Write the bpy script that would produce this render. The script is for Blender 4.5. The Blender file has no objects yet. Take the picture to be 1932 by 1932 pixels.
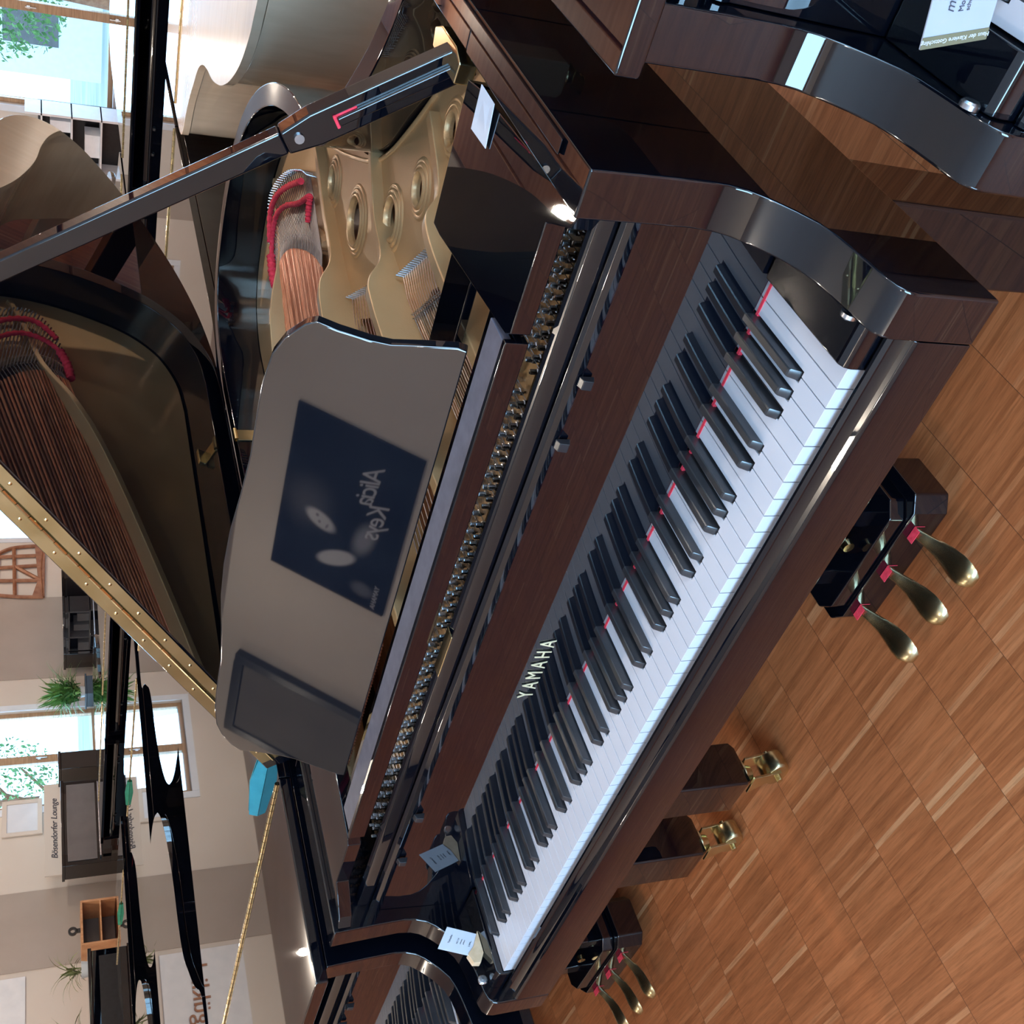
import bpy, bmesh, math, random
from mathutils import Vector, Matrix
from mathutils.geometry import tessellate_polygon
random.seed(7)
S = bpy.context.scene
COL = S.collection
PI = math.pi

# ------------------------------------------------------------------ materials
def mat(name, col=(.5,.5,.5), rough=.5, metal=0., ior=1.5, spec=.5, emit=None, es=1., coat=0.):
    m = bpy.data.materials.new(name); m.use_nodes = True
    b = m.node_tree.nodes['Principled BSDF']
    b.inputs['Base Color'].default_value = (*col, 1)
    b.inputs['Roughness'].default_value = rough
    b.inputs['Metallic'].default_value = metal
    b.inputs['IOR'].default_value = ior
    b.inputs['Coat Weight'].default_value = coat
    if emit:
        b.inputs['Emission Color'].default_value = (*emit, 1)
        b.inputs['Emission Strength'].default_value = es
    return m
def N(m, t, **kw):
    n = m.node_tree.nodes.new(t)
    for k, v in kw.items(): setattr(n, k, v)
    return n
def bs(m): return m.node_tree.nodes['Principled BSDF']
def ramp(m, fac, stops):
    r = N(m, 'ShaderNodeValToRGB'); e = r.color_ramp.elements
    while len(e) < len(stops): e.new(.5)
    for i, (p, c) in enumerate(stops): e[i].position = p; e[i].color = (*c, 1)
    m.node_tree.links.new(fac, r.inputs[0]); return r.outputs[0]
def noisecol(m, scale, stops, sc=(1,1,1), detail=4, rough=.5):
    L = m.node_tree.links
    tc = N(m, 'ShaderNodeTexCoord'); mp = N(m, 'ShaderNodeMapping'); mp.inputs['Scale'].default_value = sc
    nz = N(m, 'ShaderNodeTexNoise'); nz.inputs['Scale'].default_value = scale; nz.inputs['Detail'].default_value = detail
    L.new(tc.outputs['Object'], mp.inputs[0]); L.new(mp.outputs[0], nz.inputs['Vector'])
    L.new(ramp(m, nz.outputs[0], stops), bs(m).inputs['Base Color']); return nz
def bump(m, scale, strength, dist=.002, sc=(1,1,1)):
    L = m.node_tree.links
    tc = N(m, 'ShaderNodeTexCoord'); mp = N(m, 'ShaderNodeMapping'); mp.inputs['Scale'].default_value = sc
    nz = N(m, 'ShaderNodeTexNoise'); nz.inputs['Scale'].default_value = scale; nz.inputs['Detail'].default_value = 3
    bp = N(m, 'ShaderNodeBump'); bp.inputs['Strength'].default_value = strength; bp.inputs['Distance'].default_value = dist
    L.new(tc.outputs['Object'], mp.inputs[0]); L.new(mp.outputs[0], nz.inputs['Vector']); L.new(nz.outputs[0], bp.inputs['Height'])
    L.new(bp.outputs[0], bs(m).inputs['Normal'])

M = {}
M['black'] = mat('black_lacquer', (.003,.005,.013), .014, ior=1.72)
noisecol(M['black'], 9, [(.3,(.0012,.0016,.0035)),(.7,(.002,.0026,.005))])
M['satin'] = mat('black_satin', (.012,.012,.014), .32); noisecol(M['satin'], 30, [(.3,(.009,.009,.011)),(.7,(.016,.016,.019))])
M['desk'] = mat('desk_lacquer', (.005,.0055,.008), .02, ior=2.1)
noisecol(M['desk'], 14, [(.3,(.004,.0045,.007)),(.7,(.006,.0065,.009))])
M['ledge'] = mat('ledge_satin', (.08,.078,.10), .6); noisecol(M['ledge'], 60, [(.3,(.065,.063,.085)),(.7,(.095,.09,.12))])
M['ivory'] = mat('white_key_plastic', (.56,.54,.58), .24); noisecol(M['ivory'], 5, [(.3,(.545,.525,.57)),(.7,(.57,.55,.59))])
M['ebony'] = mat('black_key_plastic', (.018,.018,.022), .28, ior=1.7); noisecol(M['ebony'], 40, [(.3,(.014,.014,.017)),(.7,(.024,.024,.028))])
M['brass'] = mat('polished_brass', (.80,.66,.36), .16, 1.); noisecol(M['brass'], 18, [(.3,(.72,.60,.32)),(.7,(.88,.74,.45))])
M['brassd'] = mat('aged_brass', (.62,.52,.30), .25, 1.); noisecol(M['brassd'], 14, [(.35,(.54,.46,.26)),(.65,(.68,.60,.38))])
M['gold'] = mat('gold_painted_iron', (.60,.46,.27), .33, .42); noisecol(M['gold'], 6, [(.3,(.55,.35,.175)),(.7,(.63,.41,.21))])
bump(M['gold'], 260, .12)
M['steel'] = mat('steel', (.62,.63,.66), .25, 1.); noisecol(M['steel'], 50, [(.3,(.5,.51,.54)),(.7,(.72,.73,.76))])
M['wire'] = mat('dull_wire', (.34,.34,.36), .45, 1.); noisecol(M['wire'], 50, [(.3,(.28,.28,.30)),(.7,(.40,.40,.42))])
M['copper'] = mat('copper_winding', (.78,.36,.22), .34, .85); noisecol(M['copper'], 30, [(.3,(.70,.30,.18)),(.7,(.85,.44,.28))])
M['felt'] = mat('red_felt', (.75,.03,.06), .9); noisecol(M['felt'], 120, [(.3,(.62,.02,.04)),(.7,(.85,.05,.09))])
M['soundboard'] = mat('spruce_soundboard', (.42,.20,.09), .3); noisecol(M['soundboard'], 8, [(.3,(.33,.13,.05)),(.7,(.52,.26,.12))], (14,.6,1))
M['maple'] = mat('maple_bridge', (.50,.30,.16), .5); noisecol(M['maple'], 20, [(.3,(.42,.24,.12)),(.7,(.58,.36,.2))], (5,1,1))
M['birch'] = mat('cream_lacquer', (.72,.64,.53), .22, ior=1.5, coat=.6); noisecol(M['birch'], 6, [(.3,(.60,.47,.34)),(.7,(.68,.54,.40))], (1,8,1))
M['letter'] = mat('gilt_lettering', (.92,.80,.52), .35, .5); noisecol(M['letter'], 20, [(.3,(.88,.76,.48)),(.7,(.95,.84,.56))])
M['paper'] = mat('white_paper', (.60,.61,.68), .7); noisecol(M['paper'], 14, [(.3,(.58,.59,.66)),(.7,(.62,.63,.70))])
M['ink'] = mat('dark_ink', (.05,.05,.07), .7); noisecol(M['ink'], 14, [(.3,(.04,.04,.06)),(.7,(.06,.06,.08))])
M['paper2'] = mat('lilac_card', (.36,.37,.44), .7); noisecol(M['paper2'], 14, [(.3,(.35,.36,.43)),(.7,(.38,.39,.46))])
M['olive'] = mat('olive_print', (.16,.14,.08), .6); noisecol(M['olive'], 14, [(.3,(.15,.13,.075)),(.7,(.17,.15,.085))])
M['card'] = mat('brown_cardboard', (.62,.42,.26), .8); noisecol(M['card'], 80, [(.3,(.55,.36,.21)),(.7,(.68,.47,.30))])
M['teal'] = mat('teal_card', (.0,.22,.29), .6); noisecol(M['teal'], 50, [(.3,(.0,.20,.265)),(.7,(.01,.24,.31))])
M['green'] = mat('green_card', (.0,.30,.17), .6); noisecol(M['green'], 50, [(.3,(.0,.27,.15)),(.7,(.01,.34,.2))])
M['wall'] = mat('pale_wall_paint', (.70,.635,.57), .85); noisecol(M['wall'], 1.3, [(.3,(.68,.61,.545)),(.7,(.72,.655,.59))]); bump(M['wall'], 90, .08)
M['band'] = mat('taupe_wall_paint', (.43,.37,.325), .85); noisecol(M['band'], 2, [(.3,(.41,.35,.305)),(.7,(.45,.39,.345))]); bump(M['band'], 90, .08)
M['ceil'] = mat('ceiling_paint', (.62,.60,.58), .9); noisecol(M['ceil'], 2, [(.3,(.60,.58,.56)),(.7,(.64,.62,.60))])
M['frame'] = mat('oak_window_frame', (.42,.27,.16), .5); noisecol(M['frame'], 6, [(.3,(.34,.21,.12)),(.7,(.50,.33,.20))], (1,1,12))
M['wframe'] = mat('white_window_trim', (.75,.80,.88), .5); noisecol(M['wframe'], 6, [(.3,(.72,.77,.85)),(.7,(.78,.83,.91))])
M['art'] = mat('bronze_iron', (.33,.14,.07), .45, .2); noisecol(M['art'], 12, [(.3,(.26,.10,.05)),(.7,(.42,.20,.11))])
M['leaf'] = mat('leaf_green', (.10,.26,.07), .45); noisecol(M['leaf'], 6, [(.3,(.06,.19,.05)),(.7,(.20,.40,.12))])
M['leaf2'] = mat('grass_green', (.14,.17,.05), .5); noisecol(M['leaf2'], 8, [(.3,(.08,.11,.03)),(.7,(.24,.26,.10))])
M['pot'] = mat('ceramic_pot', (.75,.75,.74), .3); noisecol(M['pot'], 8, [(.3,(.7,.7,.69)),(.7,(.8,.8,.79))])
M['greyp'] = mat('grey_panel', (.12,.11,.11), .25); noisecol(M['greyp'], 3, [(.3,(.10,.095,.095)),(.7,(.15,.14,.14))])
M['oak'] = mat('orange_oak', (.55,.28,.13), .5); noisecol(M['oak'], 8, [(.3,(.45,.21,.09)),(.7,(.62,.34,.17))], (1,10,1))
M['carton'] = mat('white_box', (.78,.80,.85), .6); noisecol(M['carton'], 8, [(.3,(.74,.77,.82)),(.7,(.82,.84,.88))])
M['glass'] = mat('window_glass', (1,1,1), .0, ior=1.45); bs(M['glass']).inputs['Transmission Weight'].default_value = 1.
def glassmat():
    m = M['glass']; L = m.node_tree.links
    tr = N(m, 'ShaderNodeBsdfTransparent'); tr.inputs[0].default_value = (.93,.96,1,1)
    gl = N(m, 'ShaderNodeBsdfGlossy'); gl.inputs['Roughness'].default_value = .02
    lw = N(m, 'ShaderNodeLayerWeight'); lw.inputs[0].default_value = .12
    mx = N(m, 'ShaderNodeMixShader'); L.new(lw.outputs['Fresnel'], mx.inputs[0]); L.new(tr.outputs[0], mx.inputs[1]); L.new(gl.outputs[0], mx.inputs[2])
    L.new(mx.outputs[0], m.node_tree.nodes['Material Output'].inputs[0])
glassmat()
def floormat():
    m = mat('strip_parquet', (.4,.2,.1), .45); L = m.node_tree.links
    tc = N(m, 'ShaderNodeTexCoord')
    sep = N(m, 'ShaderNodeSeparateXYZ'); L.new(tc.outputs['Object'], sep.inputs[0])
    def math_(op, a, b=None):
        n = N(m, 'ShaderNodeMath', operation=op)
        for i, v in enumerate((a, b)):
            if v is None: continue
            if isinstance(v, (int, float)): n.inputs[i].default_value = v
            else: L.new(v, n.inputs[i])
        return n.outputs[0]
    PX, PY = .1625, .0105
    ux = math_('DIVIDE', math_('ADD', sep.outputs['X'], 100*PX - .295 + .0), PX)
    uy = math_('DIVIDE', math_('ADD', sep.outputs['Y'], 20), PY)
    cx = math_('FLOOR', ux); cy = math_('FLOOR', uy)
    comb = N(m, 'ShaderNodeCombineXYZ'); L.new(cx, comb.inputs[0]); L.new(cy, comb.inputs[1])
    wn = N(m, 'ShaderNodeTexWhiteNoise', noise_dimensions='2D'); L.new(comb.outputs[0], wn.inputs['Vector'])
    # wood grain, long along X
    mp = N(m, 'ShaderNodeMapping'); mp.inputs['Scale'].default_value = (14, 230, 1)
    add = N(m, 'ShaderNodeVectorMath', operation='ADD'); L.new(tc.outputs['Object'], add.inputs[0])
    sc = N(m, 'ShaderNodeVectorMath', operation='SCALE'); L.new(wn.outputs['Color'], sc.inputs[0]); sc.inputs['Scale'].default_value = 9
    L.new(sc.outputs[0], add.inputs[1]); L.new(add.outputs[0], mp.inputs[0])
    nz = N(m, 'ShaderNodeTexNoise'); nz.inputs['Scale'].default_value = 1.; nz.inputs['Detail'].default_value = 5; nz.inputs['Roughness'].default_value = .65
    L.new(mp.outputs[0], nz.inputs['Vector'])
    base = ramp(m, wn.outputs['Value'], [(0,(.33,.098,.031)),(.35,(.40,.122,.040)),(.85,(.445,.143,.049)),(.96,(.49,.175,.066)),(1,(.60,.27,.12))])
    gr = ramp(m, nz.outputs[0], [(.28,(.66,.62,.58)),(.5,(1,1,1)),(.74,(1.22,1.24,1.27))])
    mul = N(m, 'ShaderNodeMix', data_type='RGBA', blend_type='MULTIPLY'); mul.inputs[0].default_value = 1
    L.new(base, mul.inputs[6]); L.new(gr, mul.inputs[7])
    fx = math_('FRACT', ux)
    seam = math_('LESS_THAN', fx, .008)
    par = math_('GREATER_THAN', math_('FRACT', math_('MULTIPLY', cx, .5)), -1)
    fy = math_('FRACT', uy); seamy = math_('MULTIPLY', math_('LESS_THAN', fy, .05), .16)
    sm = math_('MAXIMUM', math_('MULTIPLY', seam, .8), seamy)
    mx = N(m, 'ShaderNodeMix', data_type='RGBA'); L.new(sm, mx.inputs[0]); L.new(mul.outputs[2], mx.inputs[6]); mx.inputs[7].default_value = (.07,.026,.012,1)
    L.new(mx.outputs[2], bs(m).inputs['Base Color'])
    return m
M['floor'] = floormat()

# ------------------------------------------------------------------ mesh builder
class MB:
    def __init__(s): s.v = []; s.f = []; s.m = []
    def add(s, vs, fs, mi=0):
        o = len(s.v); s.v += [tuple(v) for v in vs]; s.f += [tuple(i+o for i in f) for f in fs]; s.m += [mi]*len(fs); return s
    def box(s, x0, x1, y0, y1, z0, z1, mi=0):
        return s.add([(x0,y0,z0),(x1,y0,z0),(x1,y1,z0),(x0,y1,z0),(x0,y0,z1),(x1,y0,z1),(x1,y1,z1),(x0,y1,z1)],
              [(0,3,2,1),(4,5,6,7),(0,1,5,4),(1,2,6,5),(2,3,7,6),(3,0,4,7)], mi)
    def prism(s, pts, a0, a1, axis='Z', mi=0):
        """pts: 2D polygon; axis Z: (x,y), X: (y,z), Y: (x,z)"""
        def P(p, a):
            return (p[0],p[1],a) if axis == 'Z' else ((a,p[0],p[1]) if axis == 'X' else (p[0],a,p[1]))
        n = len(pts)
        tri = tessellate_polygon([[Vector((p[0],p[1],0)) for p in pts]])
        vs = [P(p,a0) for p in pts]+[P(p,a1) for p in pts]
        fs = [tuple(t) for t in tri]+[tuple(i+n for i in t) for t in tri]
        fs += [(i,(i+1)%n,(i+1)%n+n,i+n) for i in range(n)]
        return s.add(vs, fs, mi)
    def tube(s, path, r, seg=8, mi=0, cap=True):
        path = [Vector(p) for p in path]; n = len(path)
        rr = r if isinstance(r, (list, tuple)) else [r]*n
        vs = []; fs = []; up = None
        for i, p in enumerate(path):
            t = (path[min(i+1,n-1)]-path[max(i-1,0)]).normalized()
            if up is None:
                up = Vector((0,0,1)) if abs(t.z) < .9 else Vector((1,0,0))
            a = t.cross(up).normalized(); b = a.cross(t).normalized(); up = b
            for k in range(seg):
                w = 2*PI*k/seg; vs.append(p+(a*math.cos(w)+b*math.sin(w))*rr[i])
        for i in range(n-1):
            for k in range(seg):
                k2 = (k+1)%seg; fs.append((i*seg+k, i*seg+k2, (i+1)*seg+k2, (i+1)*seg+k))
        if cap: fs += [tuple(range(seg))[::-1], tuple(range((n-1)*seg, n*seg))]
        return s.add(vs, fs, mi)
    def lathe(s, prof, c=(0,0,0), axis='Z', seg=24, mi=0):
        """prof: (r,h) list"""
        vs = []; fs = []; n = len(prof)
        for k in range(seg):
            w = 2*PI*k/seg
            for r, h in prof:
                a, b = r*math.cos(w), r*math.sin(w)
                p = (a,b,h) if axis == 'Z' else ((h,a,b) if axis == 'X' else (a,h,b))
                vs.append((c[0]+p[0], c[1]+p[1], c[2]+p[2]))
        for k in range(seg):
            k2 = (k+1)%seg
            for i in range(n-1): fs.append((k*n+i, k2*n+i, k2*n+i+1, k*n+i+1))
        return s.add(vs, fs, mi)
    def xf(s, fn): s.v = [tuple(fn(Vector(v))) for v in s.v]; return s
    def build(s, name, mats, parent=None, bevel=0, seg=2, smooth=30):
        me = bpy.data.meshes.new(name); me.from_pydata(s.v, [], s.f)
        mats = mats if isinstance(mats, (list, tuple)) else [mats]
        for mm in mats: me.materials.append(M[mm] if isinstance(mm, str) else mm)
        for p, i in zip(me.polygons, s.m): p.material_index = i
        bm = bmesh.new(); bm.from_mesh(me); bmesh.ops.remove_doubles(bm, verts=bm.verts, dist=1e-6)
        bmesh.ops.recalc_face_normals(bm, faces=bm.faces); bm.to_mesh(me); bm.free()
        if smooth:
            me.polygons.foreach_set('use_smooth', [True]*len(me.polygons)); me.set_sharp_from_angle(angle=math.radians(smooth))
        o = bpy.data.objects.new(name, me); COL.objects.link(o)
        if parent: o.parent = parent
        if bevel:
            b = o.modifiers.new('bevel', 'BEVEL'); b.width = bevel; b.segments = seg; b.limit_method = 'ANGLE'; b.angle_limit = math.radians(40); b.harden_normals = True
        return o
def tag(o, label, cat, group=None, kind=None):
    o['label'] = label; o['category'] = cat
    if group: o['group'] = group
    if kind: o['kind'] = kind
    return o
def struct(o): o['kind'] = 'structure'; return o
def empty(name, loc=(0,0,0), rz=0):
    o = bpy.data.objects.new(name, None); o.location = loc; o.rotation_euler = (0,0,rz); o.empty_display_size = .1; COL.objects.link(o); return o
def copy_tree(o, parent=None, skip=()):
    c = o.copy(); COL.objects.link(c)
    if parent: c.parent = parent
    for ch in list(o.children):
        if ch.name.split('.')[0] in skip: continue
        copy_tree(ch, c, skip)
    return c
def text(s, size, name, m, parent=None, ext=.0006, align='CENTER', shear=0, mtx=None, spacing=1.):
    cu = bpy.data.curves.new(name, 'FONT'); cu.body = s; cu.size = size; cu.extrude = ext; cu.align_x = align; cu.align_y = 'CENTER'; cu.shear = shear; cu.space_character = spacing
    t = bpy.data.objects.new(name, cu); COL.objects.link(t)
    dg = bpy.context.evaluated_depsgraph_get()
    me = bpy.data.meshes.new_from_object(t.evaluated_get(dg)); bpy.data.objects.remove(t)
    if mtx is not None: me.transform(mtx)
    me.materials.clear(); me.materials.append(M[m])
    me.name = name
    o = bpy.data.objects.new(name, me); COL.objects.link(o)
    if parent: o.parent = parent
    return o
def basis(o, x, y):
    x = Vector(x).normalized(); y = Vector(y).normalized(); z = x.cross(y)
    m = Matrix.Identity(4)
    for i in range(3): m[i][0] = x[i]; m[i][1] = y[i]; m[i][2] = z[i]; m[i][3] = o[i]
    return m
def crom(pts, n=6, closed=False):
    out = []; k = len(pts)
    for i in range(k if closed else k-1):
        g = (lambda j: pts[j % k]) if closed else (lambda j: pts[max(0, min(k-1, j))])
        p0, p1, p2, p3 = g(i-1), g(i), g(i+1), g(i+2)
        for q in range(n):
            t = q/n
            out.append(tuple(.5*((2*b)+(-a+c)*t+(2*a-5*b+4*c-d)*t*t+(-a+3*b-3*c+d)*t**3) for a, b, c, d in zip(p0,p1,p2,p3)))
    if not closed: out.append(tuple(pts[-1]))
    return out

# ------------------------------------------------------------------ grand piano
XR, XL = 1.328, -.100          # outer faces
KZ = .73; KW = .0236; KL = 52*KW
RIMTOP = .983; BOT = .64
OUT0 = [(XR,.50),(XR,.62),(XR-.001,.70),(1.312,.765),(1.268,.808),(1.218,.835),(1.16,.872),(1.11,.912),(1.035,.982),(.955,1.06),(.905,1.15),(.876,1.25),(.858,1.36),(.83,1.46),(.786,1.573),(.71,1.71),(.61,1.835),(.48,1.935),(.33,1.995),(.17,2.015),(.06,2.0),(-.03,1.94),(-.085,1.83),(XL,1.70),(XL,1.2),(XL,.50)]
OUTL = [(XR,.50)]+crom(OUT0[1:-2], 5)+[(XL,1.2),(XL,.50)]
def offset(pl, d):
    out = []; n = len(pl)
    for i, p in enumerate(pl):
        a = Vector(pl[max(i-1,0)]); b = Vector(pl[min(i+1,n-1)]); t = (b-a).normalized()
        out.append((p[0]-t.y*d, p[1]+t.x*d))
    return out
INL = offset(OUTL, .046)
def strip(mb, A, B, z0, z1):
    n = len(A)
    vs = [(x,y,z0) for x,y in A]+[(x,y,z1) for x,y in A]+[(x,y,z0) for x,y in B]+[(x,y,z1) for x,y in B]
    fs = []
    for i in range(n-1):
        fs += [(i,i+1,n+i+1,n+i),(2*n+i,3*n+i,3*n+i+1,2*n+i+1),(n+i,n+i+1,3*n+i+1,3*n+i),(i,2*n+i,2*n+i+1,i+1)]
    fs += [(0,n,3*n,2*n),(n-1,3*n-1,4*n-1,2*n-1)]
    mb.add(vs, fs)
ARM = [(.50,BOT),(.50,RIMTOP),(.133,RIMTOP),(.1345,.96),(.137,.905),(.1385,.86),(.136,.838),(.130,.822),(.118,.806),(.098,.786),(.078,.771),(.058,.7635),(.035,.759),(.012,.7555),(-.010,.7525),(-.021,.749),(-.0285,.742),(-.031,.732),(-.0315,BOT)]
TH = math.radians(33)
def open_lid(v):   # rotate about the bass edge
    x = v.x-XL; z = v.z-.985
    return Vector((XL+x*math.cos(TH)-z*math.sin(TH), v.y, .985+x*math.sin(TH)+z*math.cos(TH)))
LIDO = [(x+(.008 if x > .5 else 0), y) for x, y in OUTL]

BLACKS = [i for i in range(51) if (i % 7) in (0,2,3,5,6)]   # A0 at i=0: A B C D E F G ; black after A,C,D,F,G
def make_keys(root):
    proto = {}
    for i in range(52):
        note = i % 7   # 0 A,1 B,2 C,3 D,4 E,5 F,6 G
        # narrow parts between sharps are hidden by the sharps themselves; full width fronts
        mb = MB(); g = .0007
        x0, x1 = i*KW+g, (i+1)*KW-g
        lc = .0062 if (i-1) in BLACKS and i > 0 else 0
        rc = .0062 if i in BLACKS else 0
        pts = [(x0,0),(x1,0),(x1,.0495),(x1-rc,.0495),(x1-rc,.165),(x0+lc,.165),(x0+lc,.0495),(x0,.0495)]
        q = []
        for p in pts:
            if not q or (abs(p[0]-q[-1][0])+abs(p[1]-q[-1][1])) > 1e-5: q.append(p)
        mb.prism(q, KZ-.022, KZ, 'Z')
        mb.box(x0+.0008, x1-.0008, .0015, .16, KZ-.04, KZ-.0225, 1)
        mb.build('white_key', ['ivory','maple'], root, bevel=.0004, seg=2)
    for i in BLACKS:
        c = (i+1)*KW; note = i % 7
        c += {0:-.0005,2:-.0022,3:.0022,5:-.0028,6:0}[note]
        w = .0054; wt = .0047; y0, y1 = .052, .165
        prof = [(y0,KZ-.004),(y0+.0006,KZ+.001),(y0+.0055,KZ+.0108),(y0+.0075,KZ+.0119),(y1,KZ+.0128)]
        vs = []; fs = []
        for k, (y, z) in enumerate(prof):
            t = max(0, (z-KZ)/.0125)
            ww = w*(1-t)+wt*t
            vs += [(c-ww-.0002,y,KZ-.004),(c-ww,y,z-.0012),(c-ww+.0012,y,z),(c+ww-.0012,y,z),(c+ww,y,z-.0012),(c+ww+.0002,y,KZ-.004)]
        for k in range(len(prof)-1):
            for j in range(6):
                a, b = k*6+j, k*6+(j+1)%6; fs.append((a,b,b+6,a+6))
        fs += [(5,4,3,2,1,0), tuple(range(len(prof)*6-6, len(prof)*6))]
        MB().add(vs, fs).build('black_key', 'ebony', root, smooth=28)

def leg(root, cx, cy, body='black', w=.05):
    mb = MB()
    prof = [(w*1.12,BOT+.002),(w*1.12,.60),(w*1.06,.585),(w*1.0,.24),(w*1.0,.128),(w*.82,.112)]
    vs = []; fs = []
    for r, z in prof:
        c = .06*r
        vs += [(cx-r+c,cy-r,z),(cx+r-c,cy-r,z),(cx+r,cy-r+c,z),(cx+r,cy+r-c,z),(cx+r-c,cy+r,z),(cx-r+c,cy+r,z),(cx-r,cy+r-c,z),(cx-r,cy-r+c,z)]
    for k in range(len(prof)-1):
        for j in range(8): fs.append((k*8+j, k*8+(j+1)%8, (k+1)*8+(j+1)%8, (k+1)*8+j))
    fs += [tuple(range(8))[::-1], tuple(range(40,48))]
    l = MB().add(vs, fs).build('leg', body, root, bevel=.002)
    c = MB()
    c.lathe([(.001,.112),(.026,.112),(.028,.104),(.016,.100),(.014,.078),(.001,.078)], (cx,cy,0), 'Z', 16)
    for s in (-1, 1):
        c.prism([(cx-.022,.082),(cx+.018,.086),(cx+.024,.05),(cx+.026,.024),(cx+.008,.022),(cx-.004,.055)], cy+s*.0175-.002, cy+s*.0175+.002, 'Y')
    c.lathe([(.001,-.016),(.024,-.016),(.0265,-.012),(.0265,.012),(.024,.016),(.001,.016)], (cx+.014,cy,.0265), 'Y', 24)
    c.tube([(cx+.014,cy-.026,.0265),(cx+.014,cy+.026,.0265)], .006, 10)
    c.xf(lambda v: Vector((cx+(v.x-cx)*1.3, cy+(v.y-cy)*1.35, v.z)))
    c.build('caster', 'brassd', l, bevel=.0008)

def lyre(root, felt=True, body='black'):
    cx = .613
    mb = MB()
    mb.prism([(cx-.125,.315),(cx+.125,.315),(cx+.152,.335),(cx+.152,.425),(cx+.13,.445),(cx-.13,.445),(cx-.152,.425),(cx-.152,.335)], .045, .118, 'Z')
    mb.prism([(cx-.105,.322),(cx+.105,.322),(cx+.13,.345),(cx+.13,.43),(cx-.13,.43),(cx-.13,.345)], .118, .150, 'Z')
    for s in (-1, 1):
        pts = [(cx+s*x, z) for x, z in [(.050,.14),(.088,.14),(.088,.20),(.074,.30),(.070,.42),(.082,.54),(.10,.60),(.10,BOT),(.046,BOT),(.052,.54),(.040,.42),(.044,.30),(.056,.20)]]
        mb.prism(pts, .36, .405, 'Y')
    ly = mb.build('pedal_lyre', body, root, bevel=.004)
    for s in (-1,1): MB().tube([(cx+s*.07,.42,.14),(cx+s*.07,.62,BOT)], .007, 8).build('brace', 'brass', ly)
    MB().lathe([(.001,-.016),(.010,-.016),(.012,-.005),(.001,-.004)], (cx+.02,.36,.17), 'Y', 16).build('rod', 'brass', ly)
    for x in (.507,.605,.697):
        sec = [(.36,.0075,.006,.090),(.312,.0080,.006,.090),(.290,.0105,.006,.084),(.272,.0125,.0055,.074),(.255,.0165,.005,.066),(.236,.0215,.0045,.061),(.216,.0250,.0045,.058),(.200,.0245,.0045,.055),(.188,.0195,.004,.050),(.180,.011,.003,.045)]
        vs = []; fs = []
        for y, w, h, z in sec:
            for k in range(12):
                a = 2*PI*k/12; vs.append((x+w*math.cos(a), y+.018, z+h*math.sin(a)+(.0035*(1-math.cos(a)**2) if math.sin(a) > 0 else 0)))
        n = len(sec)
        for i in range(n-1):
            for k in range(12): fs.append((i*12+k, i*12+(k+1)%12, (i+1)*12+(k+1)%12, (i+1)*12+k))
        fs += [tuple(range(12)), tuple(range((n-1)*12, n*12))[::-1]]
        p = MB().add(vs, fs).build('pedal', 'brassd', root, smooth=60)
        if felt:
            f = MB(); f.box(x-.0135, x+.0135, .3005, .3145, .0965, .0980); f.box(x+.0125, x+.0135, .3135, .3145, .076, .0965)
            f.build('pedal_felt', 'felt', p, bevel=.0006)

def brass_hinge(root, z, xf=None, x0=XL+.03, x1=XR-.03):
    mb = MB()
    y = .5205
    mb.box(x0, x1, y-.0022, y, z+.002, z+.0235)
    mb.box(x0, x1, y-.0022, y, z-.0235, z-.002)
    n = 46
    for k in range(n):
        a = x0+(x1-x0)*k/n; b = a+(x1-x0)/n-.0014
        mb.tube([(a,y-.003,z),(b,y-.003,z)], .0034, 8, 1 if k % 2 else 0)
    nn = 17
    for k in range(nn):
        for s in (-1, 1):
            xx = x0+.02+(x1-x0-.04)*(k+(.25 if s > 0 else 0))/(nn-.7)
            mb.lathe([(.0001,-.0012),(.0022,-.0008),(.0032,0)], (xx, y-.0022, z+s*.0135), 'Y', 10, 1)
    if xf: mb.xf(xf)
    return mb.build('brass_hinge', ['brassd','brass'], root, smooth=40)

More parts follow.
